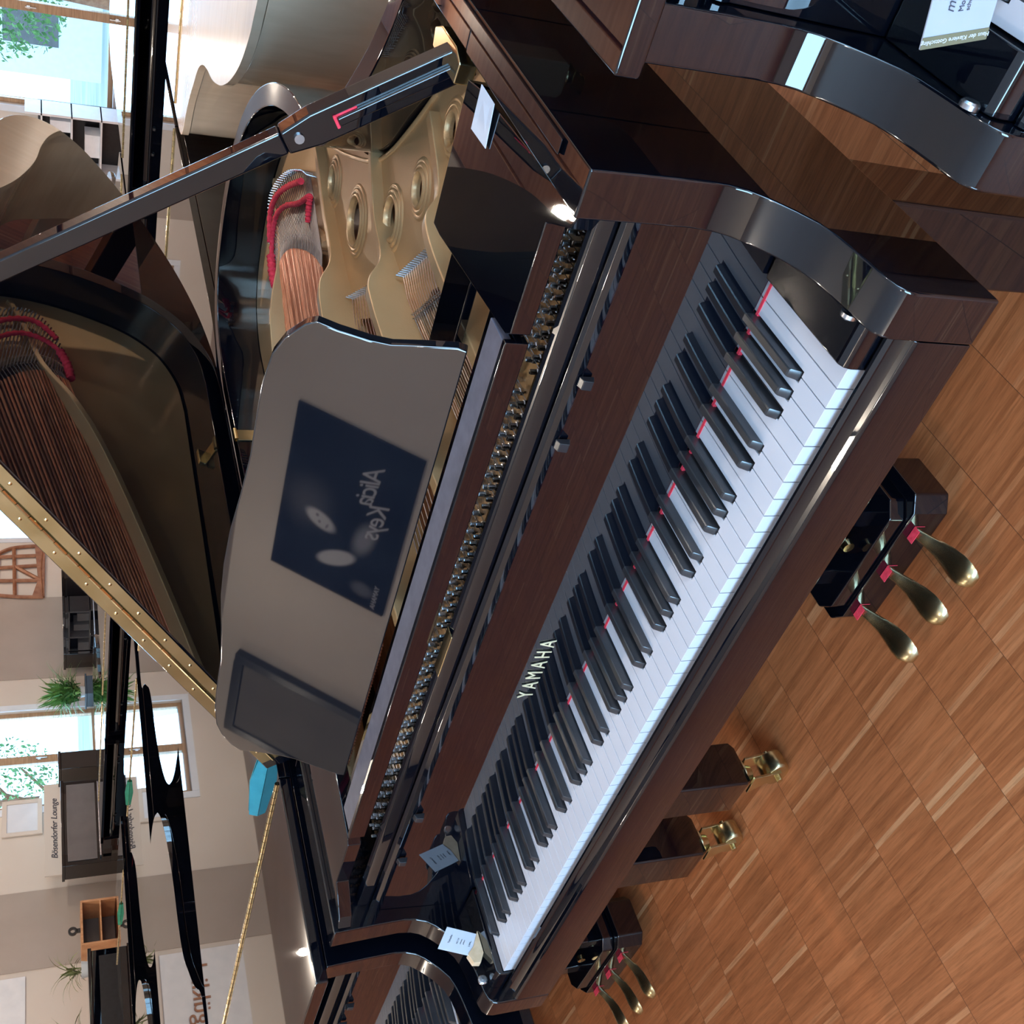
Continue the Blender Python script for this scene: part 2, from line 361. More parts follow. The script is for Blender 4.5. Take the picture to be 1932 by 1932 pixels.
def piano(mode, body='black', keys=True, name='grand_piano'):
    """mode: 'open' (interior), 'folded' (lid down, front flap folded back), 'closed'"""
    root = empty(name)
    # case: rim + arms
    mb = MB(); strip(mb, OUTL, INL, BOT, RIMTOP)
    case = mb.build('rim', body, root, bevel=.0025)
    for nm, a, b in (('treble_arm', XR-.048, XR), ('bass_arm', XL, XL+.048)):
        MB().prism(ARM, a, b, 'X').build(nm, body, root, bevel=.0025, seg=3)
    kb = MB(); kb.box(XL+.049, XR-.049, -.004, .499, BOT, BOT+.032); kb.build('keybed', body, root, bevel=.001)
    bt = MB(); bt.prism([(p[0],p[1]) for p in offset(OUTL,.03)][::4]+[(XL+.03,.5)], .70, .712, 'Z'); bt.build('soundboard_underside', 'satin', root)
    # key slip and cheek blocks
    sl = MB()
    sl.prism([(-.0305,BOT),(-.0305,.700),(-.028,.7045),(-.022,.7055),(-.019,.709),(-.017,.7165),(-.013,.7195),(-.009,.7195),(-.0065,.716),(-.0055,BOT)], XL+.0485, XR-.0485, 'X')
    sl.build('key_slip', body, root, bevel=.0008)
    for x0, x1, kx in ((XL+.0485, -.0015, XL+.0485), (KL+.0015, XR-.0485, XR-.0485)):
        cb = MB(); cb.prism([(-.0045,BOT+.01),(-.0045,.731),(-.002,.738),(.004,.7415),(.152,.7415),(.152,BOT+.01)], x0, x1, 'X')
        cb = cb.build('cheek_block', body, root, bevel=.0015)
        s = 1 if kx < .5 else -1
        MB().lathe([(.0001,.006),(.0065,.0058),(.0085,.004),(.0085,0)] if s > 0 else [(.0085,0),(.0085,-.004),(.0065,-.0058),(.0001,-.006)], (kx,.012,.7505), 'X', 20).build('pivot_pin', 'steel', cb)
    MB().box(-.0015, KL+.0015, .1505, .1545, KZ-.004, KZ+.0008).build('key_felt', 'felt', root)
    # fallboard standing open, its rolled lip and the name rail behind
    fb = MB()
    fb.prism([(.1555,KZ+.003),(.1580,.80),(.1640,.896),(.1615,.900),(.1600,.906),(.1625,.9125),(.168,.9155),(.174,.9125),(.1755,.905),(.1715,.80),(.1685,KZ+.003)], XL+.049, XR-.049, 'X')
    fbo = fb.build('fallboard', body, root, bevel=.0008)
    for bx in (1.085, 1.0, .25, .12):
        MB().prism([(.1605,.885),(.1605,.903),(.152,.900),(.1505,.889)], bx-.006, bx+.006, 'X').build('rubber_bumper', 'satin', fbo, bevel=.001)
    text('YAMAHA', .0255, 'brand_lettering', 'letter', root, .0005, spacing=1.55, mtx=basis((.602,.1563,.8015), (1,0,0), (0,.045,1)) @ Matrix.Diagonal((.88,1.25,1,1)))
    nr = MB(); nr.prism([(.1765,.86),(.1765,.928),(.179,.9335),(.188,.9365),(.190,.935),(.190,.86)], XL+.049, XR-.049, 'X')
    nr.build('name_rail', body, root, bevel=.001)
    leg(root, -.005, .315, body); leg(root, 1.225, .315, body); leg(root, .38, 1.72, body)
    lyre(root, body=body)
    lidb = .985
    A = LIDO
    lp = [(XR+.008,.521)]+[p for p in A if p[1] > .53]+[(XL,.521)]
    if mode == 'closed':
        l = MB(); l.prism(lp, lidb, lidb+.023); l.build('lid', body, root, bevel=.003)
        l = MB(); l.prism([(XR+.008,.105),(XR+.008,.519),(XL-.004,.519),(XL-.004,.105)], lidb, lidb+.023); l.build('lid_flap', body, root, bevel=.003)
        h = MB(); n = 60
        for k in range(n):
            a = XL+.01+(XR-XL-.02)*k/n; h.tube([(a,.520,lidb+.0245),(a+(XR-XL-.02)/n-.002,.520,lidb+.0245)], .0042, 8, k % 2)
        h.build('brass_hinge', ['brassd','brass'], root, smooth=60)
        return root
    LT = .027
    flap = [(XR+.008,.522),(XR+.008,.925),(XR-.01,.94),(XL+.01,.94),(XL,.925),(XL,.522)]
    fold = (lambda v: open_lid(v)) if mode == 'open' else None
    l = MB(); l.prism(lp, lidb, lidb+LT)
    if fold: l.xf(fold)
    lid = l.build('lid', body, root, bevel=.0025)
    f2 = MB(); f2.prism(flap, lidb+LT+.0005, lidb+2*LT)
    if fold: f2.xf(fold)
    f2.build('lid_flap', body, root, bevel=.0025)
    brass_hinge(root, lidb+LT+.0002, fold)
    return root

main = piano('open')
tag(main, 'black grand piano in the foreground with raised lid, gold iron plate and red-edged keys', 'piano')
make_keys(main)

# ------------------------------------------------------------------ main piano: interior
# music desk frame
fr = MB()
fr.box(.135, 1.100, .2005, .290, .950, .9635)
fr.box(.135, 1.100, .2005, .2095, .9635, .9775); fr.build('desk_frame', 'black', main, bevel=.0015)
MB().box(.140, 1.095, .210, .256, .9637, .9755).build('desk_ledge', 'ledge', main, bevel=.001)
n2 = Vector((0,.342,.94)); DP0 = Vector((0,.285,.977))
half = [(1.029,.000),(1.030,.012),(1.021,.051),(1.012,.085),(1.011,.110),(1.014,.148),(1.018,.172),(1.012,.184),(.987,.205),(.962,.216),(.921,.222),(.889,.2235),(.806,.224),(.741,.229),(.672,.236),(.609,.238)]
full = half+[(1.218-x, s) for x, s in half[::-1][1:]]
desk = MB()
dn = Vector((0,-.94,.342))
pts = full; n = len(pts)
tri = tessellate_polygon([[Vector((a,b,0)) for a,b in pts]])
fr_ = [DP0+Vector((a,0,0))+n2*b for a, b in pts]; bk = [p-dn*.016 for p in fr_]
desk.add(fr_+bk, [tuple(t) for t in tri]+[tuple(i+n for i in t) for t in tri]+[(i,(i+1)%n,(i+1)%n+n,i+n) for i in range(n)])
desk.build('music_desk', 'desk', main, bevel=.003, seg=3)
# shelf plates either side of the desk
for nm, px in (('treble_shelf', [(1.279,.140),(1.279,.205),(1.262,.45),(1.255,.49),(1.075,.49),(1.075,.462),(1.104,.212),(1.112,.1995),(1.24,.1995),(1.262,.150)]),
               ('bass_shelf', [(XL+.049,.140),(-.03,.150),(.0,.1995),(.115,.1995),(.125,.212),(.152,.462),(.152,.49),(XL+.049,.49)])):
    MB().prism(px, .9525, .9755).build(nm, 'black', main, bevel=.0015)
# rim ledge rabbet
MB().prism([(.20,RIMTOP),(.196,RIMTOP+.0035),(.62,RIMTOP+.0035),(.62,RIMTOP)], XR-.019, XR-.004, 'X').build('rim_moulding', 'black', main, bevel=.001)
np_ = MB(); np_.box(.583, .664, .1695, .1895, .9368, .9385); np_.build('name_plate', 'brass', main, bevel=.001)
# soundboard
ib = offset(OUTL, .045)
sbp = [p for p in ib if p[1] > .5]+[(XL+.046,.43),(XR-.046,.43)]
MB().prism(sbp, .795, .803).build('soundboard', 'soundboard', main)
# iron plate with openings
plate_out = [(x,y) for x, y in offset(OUTL, .052) if y > .52]+[(XL+.055,.30),(XR-.055,.30)]
def ellipse(cx, cy, r, n=28): return [(cx+r*math.cos(2*PI*k/n), cy+r*math.sin(2*PI*k/n)) for k in range(n)]
HOLES = [(.697,1.343,.027),(.722,1.142,.042),(.840,.940,.032),(.948,.838,.023),(1.082,.757,.022)]
cuts = [crom([(-.02,.47),(.10,.85),(.23,1.25),(.33,1.54),(.42,1.62),(.505,1.60),(.545,1.52),(.525,1.41),(.545,1.32),(.53,1.10),(.49,.80),(.44,.47)],3,True),
        [(.500,.47),(.565,.98),(.60,1.0),(.65,.93),(.745,.80),(.745,.47)],
        [(.805,.47),(.815,.70),(.86,.69),(.955,.585),(.955,.47)],
        [(1.03,.47),(1.03,.62),(1.08,.64),(1.16,.60),(1.17,.47)]]
loops = [plate_out]+[ellipse(a,b,r) for a,b,r in HOLES]+cuts
def plate_mesh(loops, z0, z1, name, m, parent):
    cu = bpy.data.curves.new(name, 'CURVE'); cu.dimensions = '2D'; cu.fill_mode = 'BOTH'; cu.extrude = (z1-z0)/2
    for l in loops:
        sp_ = cu.splines.new('POLY'); sp_.points.add(len(l)-1); sp_.use_cyclic_u = True
        for p, q in zip(sp_.points, l): p.co = (q[0], q[1], 0, 1)
    t = bpy.data.objects.new(name, cu); COL.objects.link(t)
    me = bpy.data.meshes.new_from_object(t.evaluated_get(bpy.context.evaluated_depsgraph_get())); bpy.data.objects.remove(t)
    me.transform(Matrix.Translation((0,0,(z0+z1)/2))); me.name = name
    me.materials.clear(); me.materials.append(M[m])
    o = bpy.data.objects.new(name, me); COL.objects.link(o); o.parent = parent; return o
plate_mesh(loops, .8705, .876, 'iron_plate', 'gold', main)
for a, b, r in HOLES:
    mb = MB()
    prof = [(r,.8705),(r,.8775),(r+.003,.8835),(r+.006,.8835),(r+.0085,.8795),(r+.011,.8815),(r+.0145,.8815),(r+.017,.878),(r+.020,.8795),(r+.0235,.8785),(r+.026,.8758)]
    mb.lathe(prof, (a,b,0), 'Z', 40); mb.build('plate_ring', 'gold', main, smooth=60)
def strut(path, zs, w=.019):
    mb = MB(); pts = crom(path, 6); zz = crom([(z,) for z in zs], 6)
    L_ = []; R_ = []
    for i, p in enumerate(pts):
        a = Vector(pts[max(i-1,0)]); b = Vector(pts[min(i+1,len(pts)-1)]); t = (b-a).normalized(); nrm = Vector((-t.y,t.x))
        L_.append(Vector(p)+nrm*w/2); R_.append(Vector(p)-nrm*w/2)
    vs = []; fs = []
    for i in range(len(pts)):
        z = zz[i][0]
        vs += [(L_[i].x,L_[i].y,.862),(L_[i].x,L_[i].y,z),(R_[i].x,R_[i].y,z),(R_[i].x,R_[i].y,.862)]
    for i in range(len(pts)-1):
        for j in range(4): fs.append((i*4+j, i*4+(j+1)%4, i*4+4+(j+1)%4, i*4+4+j))
    k = len(pts)*4
    fs += [(0,1,2,3),(k-4,k-3,k-2,k-1)]
    mb.add(vs, fs); return mb.build('plate_strut', 'gold', main, bevel=.0025, smooth=40)
strut([(.725,1.62),(.693,1.45),(.65,1.33),(.611,1.19),(.597,1.11),(.58,1.0),(.55,.75),(.51,.33)], [.892,.896,.898,.902,.936,.946,.948,.945])
strut([(.90,1.11),(.855,1.05),(.812,.98),(.789,.89),(.786,.82),(.785,.75),(.78,.6),(.775,.33)], [.892,.896,.898,.902,.936,.946,.948,.945])
strut([(1.065,.84),(1.045,.78),(1.025,.73),(1.008,.69),(.998,.65),(.99,.60),(.985,.5),(.98,.33)], [.892,.896,.899,.906,.930,.938,.942,.942])
strut([(.42,1.88),(.375,1.76),(.345,1.65),(.285,1.50),(.225,1.36),(.15,1.12),(.05,.75),(-.03,.42)], [.888,.892,.899,.934,.940,.942,.944,.944], .016)
strut([(1.235,.70),(1.21,.6),(1.20,.33)], [.888,.90,.90], .016)
for pth in ([(.665,1.66),(.735,1.48),(.80,1.30),(.872,1.13),(.93,1.04),(1.02,.95),(1.11,.87)], [(.65,1.63),(.722,1.46),(.785,1.28),(.855,1.115),(.915,1.025),(1.005,.935),(1.09,.86)]):
    MB().tube([(x,y,.877) for x,y in crom(pth,5)], .0045, 8).build('plate_ridge', 'gold', main, smooth=60)
for bx, by in ((.80,1.40),(.855,1.25),(.905,1.14),(.985,1.03),(1.06,.96),(.74,1.55),(1.15,.87)):
    MB().lathe([(.0001,.884),(.007,.883),(.0085,.879),(.010,.8758)], (bx,by,0), 'Z', 14).build('plate_bolt', 'brassd', main)
# bridges
MB().tube([(x,y,.880) for x,y in crom([(.27,1.66),(.33,1.685),(.42,1.62),(.50,1.50),(.555,1.385),(.575,1.30)],5)], .014, 8).build('bass_bridge', 'maple', main)
MB().tube([(x,y,.866) for x,y in crom([(.54,.90),(.64,.80),(.74,.72),(.80,.69),(.88,.61),(.95,.56),(1.03,.54),(1.15,.50)],5)], .014, 8).build('long_bridge', 'maple', main)
# strings (copper wound bass, steel treble)
count = [0]
def string(pa, pm, pb, r, m):
    st = MB(); st.tube([pa, pm, pb] if pm else [pa, pb], r, 6); st.build('string', m, main, smooth=60)
NB = 44
def sample(pl, t):
    f = t*(len(pl)-1); i = min(int(f), len(pl)-2); u = f-i
    return (pl[i][0]+(pl[i+1][0]-pl[i][0])*u, pl[i][1]+(pl[i+1][1]-pl[i][1])*u)
BX = crom([(.295,1.640),(.36,1.64),(.43,1.575),(.50,1.46),(.55,1.35),(.572,1.27)],8)
for k in range(NB):
    t = k/(NB-1)
    a = (-.035+.36*t, .44, .905); tt = t
    bxy = crom([(.295,1.640),(.36,1.64),(.43,1.575),(.50,1.46),(.55,1.35),(.572,1.27)],8)
    q = sample(bxy, tt)
    string(a, None, (q[0]-.012, q[1]-.03, .900), .0032 if t < .5 else .0028, 'copper')
hp = crom([(.285,1.70),(.315,1.80),(.37,1.85),(.44,1.81),(.53,1.70),(.60,1.57),(.625,1.50)],10)
pins = MB(); wires = MB()
for k in range(NB):
    t = k/(NB-1); q = sample(BX, t); h = sample(hp, t)
    wires.tube([(q[0]-.012,q[1]-.03,.900),(q[0],q[1],.896),(h[0],h[1],.888)], .0013, 5)
    dx, dy = h[0]-q[0], h[1]-q[1]; d = math.hypot(dx,dy); ux, uy = dx/d, dy/d
    pins.tube([(h[0],h[1],.874),(h[0]+ux*.006,h[1]+uy*.006,.897)], .0021, 6)
    for w in (.0, .012): pins.tube([(q[0]+ux*w,q[1]+uy*w,.874),(q[0]+ux*w+.002,q[1]+uy*w,.895)], .0014, 5)
o = wires.build('hitch_wires', 'wire', main); o['kind'] = 'stuff'
o = pins.build('hitch_pins', 'steel', main); o['kind'] = 'stuff'
def braid(path, r, nm='felt_braid'):
    pth = crom(path, 10); mb = MB(); mb.tube(pth, [r*(1+.22*math.sin(i*2.4)) for i in range(len(pth))], 8); mb.build(nm, 'felt', main, smooth=60)
braid([(.305,1.775,.896),(.36,1.815,.896),(.43,1.775,.896),(.515,1.665,.896),(.59,1.545,.896)], .0065)
braid([(.290,1.715,.898),(.335,1.745,.898),(.40,1.735,.898),(.47,1.655,.898),(.545,1.53,.898),(.60,1.455,.898),(.612,1.435,.898)], .006)
braid([(.612,1.435,.898),(.585,1.43,.898),(.56,1.42,.897)], .0065)
braid([(.275,1.62,.901),(.283,1.67,.902),(.30,1.72,.900)], .010)
braid([(.580,1.05,.889),(.572,1.02,.888),(.560,.97,.887)], .010)
# steel strings, three sections
def section(n, fa, fb, fh):
    wh = MB(); hk = MB()
    for k in range(n):
        t = k/(n-1); a, b, h = fa(t), fb(t), fh(t)
        string((a[0],a[1],.886), None, (b[0],b[1],.884), .0011, 'steel')
        wh.tube([(b[0],b[1],.884),((b[0]+h[0])/2,(b[1]+h[1])/2,.885),(h[0],h[1],.880)], .0009, 4)
        d = Vector((h[0]-b[0],h[1]-b[1])).normalized()
        hk.tube([(h[0],h[1],.874),(h[0]+d.x*.004,h[1]+d.y*.004,.892)], .0019, 6)
        for w in (0,.010): hk.tube([(b[0]+d.x*w,b[1]+d.y*w,.866),(b[0]+d.x*w+.003,b[1]+d.y*w,.890)], .0013, 5)
    o = wh.build('wire_ends', 'steel', main); o['kind'] = 'stuff'
    o = hk.build('hitch_pins', 'steel', main); o['kind'] = 'stuff'
lerp = lambda p, q, t: (p[0]+(q[0]-p[0])*t, p[1]+(q[1]-p[1])*t)
section(16, lambda t: lerp((.50,.44),(.73,.44),t), lambda t: lerp((.560,.93),(.735,.745),t), lambda t: lerp((.592,1.075),(.76,.88),t))
section(22, lambda t: lerp((.80,.44),(.93,.44),t), lambda t: lerp((.795,.705),(.935,.580),t), lambda t: lerp((.805,.815),(.965,.665),t))
section(14, lambda t: lerp((1.01,.44),(1.16,.44),t), lambda t: lerp((1.03,.55),(1.15,.50),t), lambda t: lerp((1.05,.64),(1.18,.60),t))
# tuning pins
pin = MB(); pin.lathe([(.0034,.872),(.0034,.893),(.0028,.8945),(.0001,.895)], (0,0,0), 'Z', 8)
ppos = []
for i in range(74):
    x = XL+.09+i*(XR-XL-.19)/73.
    if abs(x-.512) < .012 or abs(x-.775) < .012 or abs(x-.98) < .012: continue
    for j in range(4): ppos.append((x+.0035*j, .282+.020*j+(.005 if i % 2 else 0)))
ppos.sort(key=lambda p: -p[0])
p0 = pin.build('tuning_pin', 'steel', main); p0.location = (ppos[0][0], ppos[0][1], 0)
for p in ppos[1:100]:
    c = p0.copy(); COL.objects.link(c); c.parent = main; c.location = (p[0], p[1], 0)
rest = MB()
for p in ppos[100:]: rest.lathe([(.0034,.872),(.0034,.893),(.0028,.8945),(.0001,.895)], (p[0],p[1],0), 'Z', 6)
o = rest.build('tuning_pins', 'steel', main); o['kind'] = 'stuff'
coil = MB()
for p in ppos:
    coil.lathe([(.0036,.880),(.0052,.881),(.0052,.885),(.0036,.886)], (p[0],p[1],0), 'Z', 6)
    coil.tube([(p[0]+.0045,p[1],.883),(p[0]+.0045,.43,.886)], .0006, 3)
o = coil.build('wire_coils', 'steel', main); o['kind'] = 'stuff'
MB().tube([(XL+.09,.415,.892),(.50,.415,.892)], .006, 8).build('felt_braid', 'felt', main)
MB().box(.79, 1.15, .425, .432, .876, .893).build('agraffe_rail', 'brassd', main)
MB().box(XL+.05, 1.072, .372, .452, .9465, .9585).build('cross_rail', 'black', main, bevel=.002)
# plate medallion on the pin block area
md = MB(); md.lathe([(.0001,.885),(.030,.885),(.034,.881),(.038,.8805),(.040,.8758)], (.30,.36,0), 'Z', 32); md.build('plate_medallion', 'gold', main)
# prop stick
pa = Vector((1.257,.56,.955)); pd = Vector((-.54,0,.8417)).normalized(); pw = Vector((.8417,0,.54)).normalized()
pr = MB()
def plank(mb, s0, s1, w0, w1, th, y, mi=0):
    v = []
    for s, w in ((s0,w0),(s1,w1)):
        for a in (-w, w):
            for b in (-th, th): v.append(pa+pd*s+pw*a+Vector((0,y+b,0)))
    mb.add(v, [(0,1,3,2),(4,6,7,5),(0,2,6,4),(1,5,7,3),(0,4,5,1),(2,3,7,6)], mi)
plank(pr, .0, .200, .0205, .0205, .0135, 0); plank(pr, .200, .240, .0205, .0145, .0135, 0); plank(pr, .240, .744, .0145, .0125, .011, 0)
pr = pr.build('prop_stick', 'black', main, bevel=.003, seg=3)
sp = MB(); plank(sp, .02, .172, .006, .0055, .004, -.0165); sp.build('short_prop', 'black', pr, bevel=.002)
sf = MB(); plank(sf, .172, .176, .0078, .0078, .0030, -.0150); plank(sf, .145,.176, .0076,.0076,.0012,-.0137)
sf.build('prop_felt', 'felt', pr, bevel=.001)
MB().tube([pa+pd*.222+Vector((0,-.013,0)), pa+pd*.222+Vector((0,-.017,0))], .006, 12).build('prop_screw', 'steel', pr)
pb = MB(); pb.prism([(1.236,.52),(1.262,.515),(1.272,.54),(1.272,.60),(1.262,.625),(1.24,.62)], .958, .9815); pb.build('prop_socket', 'brass', main, bevel=.002)
bk = MB(); bk.box(-.051, -.032, 1.425, 1.475, .925, .935); bk.box(-.054, -.050, 1.43, 1.47, .93, .983); bk.lathe([(.006,-.02),(.006,.02)], (-.05,1.45,.985), 'Y', 10)
bk.build('lid_hinge', 'brassd', main, bevel=.001)
hk = MB(); hk.box(1.17, 1.20, .835, .86, .955, .972); hk.build('rim_bracket', 'brassd', main, bevel=.001)

# ------------------------------------------------------------------ neighbouring pianos in the same row
nb = piano('closed'); nb.location = (-1.478,-.012,0); make_keys(nb)
tag(nb, 'black closed grand piano directly left of the foreground one, a teal card on it', 'piano')
ct = piano('closed'); ct.location = (1.523,-.005,0); make_keys(ct)
tag(ct, 'black closed grand piano at the right edge with a price card by its keys', 'piano')
far = piano('closed')
tag(far, 'black grand piano second to the left of the foreground one, lid shut with brass hinge', 'piano')
far.location = (-2.985,-.01,0)
G = 'black grand pianos in the far rows'
def cp(src, loc, rz, label, group=G):
    c = copy_tree(src); c.location = loc; c.rotation_euler = (0,0,rz); tag(c, label, 'piano', group); return c
cp(far, (-4.52,-.02,0), 0, 'black grand piano third to the left of the foreground one, in its own row')
cp(far, (-6.02,-.22,0), 0, 'black grand piano fourth to the left of the foreground one, near the left wall')
# row facing the other way: local (x,y) -> (-x, -y)
def turned(spine, front, dz, label):
    # rotated by pi: world x = lx - local x ; spine (local XL) -> spine
    return cp(far, (spine+XL, front, dz), PI, label)
turned(-.14, 3.87, -.045, 'black closed grand piano standing tail to tail with the foreground one')
turned(-1.72, 3.87, -.045, 'black grand piano turned away, second one along the back-to-back row')
turned(-3.37, 3.87, -.045, 'black grand piano turned away, third one along the back-to-back row')
turned(-5.45, 3.87, -.045, 'black grand piano turned away, fourth one along the back-to-back row')
for k, nm in enumerate(('first', 'second', 'third', 'fourth', 'fifth')):
    cp(far, (-.98-1.50*k, 4.43, .022), 0, 'black grand piano in the rear row before the windows, %s from the right' % nm)
# cream piano
cr = piano('closed', 'birch', name='cream_grand_piano')
cr.location = (1.35+XL, 3.87+.03, -.045); cr.rotation_euler = (0,0,PI)
tag(cr, 'cream lacquered grand piano with closed curved lid behind the foreground piano', 'piano')

# ------------------------------------------------------------------ cards and tags
def quad_card(name, c, m, th=.0012):
    c = [Vector(p) for p in c]; n = (c[1]-c[0]).cross(c[3]-c[0]).normalized()*th
    mb = MB(); mb.add(c+[p-n for p in c], [(0,1,2,3),(7,6,5,4),(0,4,5,1),(1,5,6,2),(2,6,7,3),(3,7,4,0)]); return mb
# small price card with a cardboard holder, left cheek
root = empty('price_card', (-.035,.05,.7415))
L0 = Vector(root.location)
def loc(pts): return [Vector(p)-L0 for p in pts]
cc = [(-.034,.106,.793),(-.034,.084,.7425),(-.034,.048,.764),(-.034,.071,.819)]
quad_card('x', loc(cc), 'paper').build('card', 'paper', root)
cc2 = loc(cc); ex = (cc2[3]-cc2[0]); ey = (cc2[0]-cc2[1]); 
for s, u, v, sz in (('Yamaha', .5, .80, .0052), ('NU 1X', .5, .55, .0038), ('schwarz', .5, .45, .0032), ('poliert', .5, .36, .0032), ('5.999,-', .5, .16, .0042)):
    p = cc2[1]+ (cc2[2]-cc2[1])*(1-u) + ey*v + Vector((.0016,0,0))
    text(s, sz, 'print', 'ink', root, .0001, mtx=basis(p, -ex, ey))
cb = MB(); cbp = [(-.031,.090,.7422),(-.031,.066,.7422),(-.031,.050,.7422),(-.031,.034,.752),(-.031,.036,.764),(-.031,.052,.770),(-.031,.064,.757)]
cb.add(loc(cbp)+[p-Vector((.014,0,0)) for p in loc(cbp)], [tuple(range(7))]+[tuple(range(7,14))[::-1]]+[(i,(i+1)%7,(i+1)%7+7,i+7) for i in range(7)])
cb.build('holder', 'card', root, bevel=.0006)
tag(root, 'small white price card in a brown cardboard holder, at the bass end of the keys', 'price card')
# blank white tag hanging from the treble rim (its code square is left out)
q = [(1.264,.452,.984),(1.248,.450,.9835),(1.200,.462,.9785),(1.215,.475,.979)]
root = empty('paper_tag', (1.23,.45,.978)); L0 = Vector(root.location)
qc = [(1.2775,.405,.9775),(1.2515,.425,.9775),(1.205,.452,.9775),(1.226,.478,.9775)]
qc = [(1.276,.426,.9835),(1.272,.388,.9795),(1.224,.385,.9775),(1.222,.437,.9785)]
quad_card('x', loc(qc), 'paper', .0008).build('paper', 'paper', root)
lw = MB(); a0, a1, a2, a3 = loc(qc)
tag(root, 'blank white paper tag lying by the treble rim of the foreground piano', 'tag')
# price card on the right-hand piano
root = empty('price_card', (1.545,.004,.7425)); L0 = Vector(root.location)
w = 1.2
A0 = Vector((1.508,.0,.829)); A1 = Vector((1.524,.0,.777)); dn_ = (A1-A0); ac = Vector((.0485,.0,.0145))
cc = [A0, A1, A1+ac*1.9, A0+ac*1.9]
quad_card('x', loc(cc)[::-1], 'paper').build('card', 'paper2', root)
st = quad_card('x', [p+Vector((0,-.0014,0)) for p in loc([A0, A1, A1+ac*.17, A0+ac*.17])][::-1], 'olive', .0004).build('strip', 'olive', root)
up_ = -dn_.normalized(); rt_ = Vector((up_.z,0,-up_.x))
text('Haus der Klaviere Gottschling', .0046, 'print', 'paper', root, .0001, mtx=basis(A0+dn_*.5+ac*.085-L0+Vector((0,-.0019,0)), up_, -rt_))
for s_, f, sz, sh in (('mK', .30, .0105, .4), ('Modell', .47, .0058, 0), ('schwarz', .57, .0046, 0)):
    text(s_, sz, 'print', 'ink', root, .0001, align='LEFT', shear=sh, mtx=basis(A0+dn_*f+ac*.47-L0+Vector((0,-.0019,0)), ac, up_))
tag(root, 'white price card with an olive edge strip standing on the right-hand piano', 'price card')
# folded cards
def tent(p, x, h, w, m, label, rz=0):
    o = empty('folded_card', p, rz); a = MB()
    pts = [(-w/2,0),(w/2,0),(w/2-.01,h*.55),(0,h),(-w/2+.0,h*.6)]
    a.prism(pts, -.002, .0, 'Y'); a.xf(lambda v: Vector((v.x, v.y-.010*(1-v.z/h), v.z))); a.build('leaf', m, o)
    b = MB(); b.prism(pts, .0, .002, 'Y'); b.xf(lambda v: Vector((v.x, v.y+.010*(1-v.z/h), v.z))); b.build('leaf', m, o)
    return tag(o, label, 'card', 'folded cards on the pianos')
tent((-.285,.60,1.0085), 0, .028, .24, 'teal', 'teal folded card standing on the flap of the piano left of the foreground one')
tent((-4.50,3.34,.964), 0, .024, .26, 'green', 'small green folded card on the nearer lid of the back-to-back row')
tent((-6.05,3.34,.964), 0, .022, .30, 'green', 'small green folded card farther left on the back-to-back row')

# ------------------------------------------------------------------ room
WX0, WX1, WY0, WY1, H = -10.5, 4.2, -3.0, 14.0, 2.95
f = MB(); f.add([(WX0,WY0,0),(WX1,WY0,0),(WX1,WY1,0),(WX0,WY1,0)], [(0,1,2,3)]); struct(f.build('floor', 'floor'))
f = MB(); f.box(WX0-.1,WX1+.1,WY0-.1,WY1+.1,H,H+.1); struct(f.build('ceiling', 'ceil'))
def wall(name, axis, pos, a0, a1, openings, th=.16, sgn=-1):
    """axis 'X': plane x=pos, runs in y; openings: (a,b,z0,z1)"""
    mb = MB(); segs = []
    cuts = sorted(openings)
    cur = a0
    def bx(u0,u1,z0,z1):
        if u1-u0 < 1e-4 or z1-z0 < 1e-4: return
        if axis == 'X': mb.box(min(pos,pos+sgn*th),max(pos,pos+sgn*th),u0,u1,z0,z1)
        else: mb.box(u0,u1,min(pos,pos+sgn*th),max(pos,pos+sgn*th),z0,z1)
    for u0,u1,z0,z1 in cuts:
        bx(cur,u0,0,H); bx(u0,u1,0,z0); bx(u0,u1,z1,H); cur = u1
    bx(cur,a1,0,H)
    return struct(mb.build(name, 'wall'))
WL = [(4.0-.0,4.001,.5,.501)][:0]
winL = [(7.16,8.60,.85,2.25),(11.75,12.65,.85,2.25)]
winB = [(-8.4,-7.1,.95,2.30),(-4.95,-1.4,.55,2.30)]
winF = [(.4,3.2,.85,2.45)]
wall('wall_left', 'X', WX0, WY0, WY1, winL)
wall('wall_back', 'Y', WY1, WX0, WX1, winB, sgn=1)
wall('wall_front', 'Y', WY0, WX0, WX1, winF)
wall('wall_right', 'X', WX1, WY0, WY1, [(-1.5,1.5,.85,2.45)], sgn=1)  # the unseen window in this wall is added to give daylight
nw = [0]
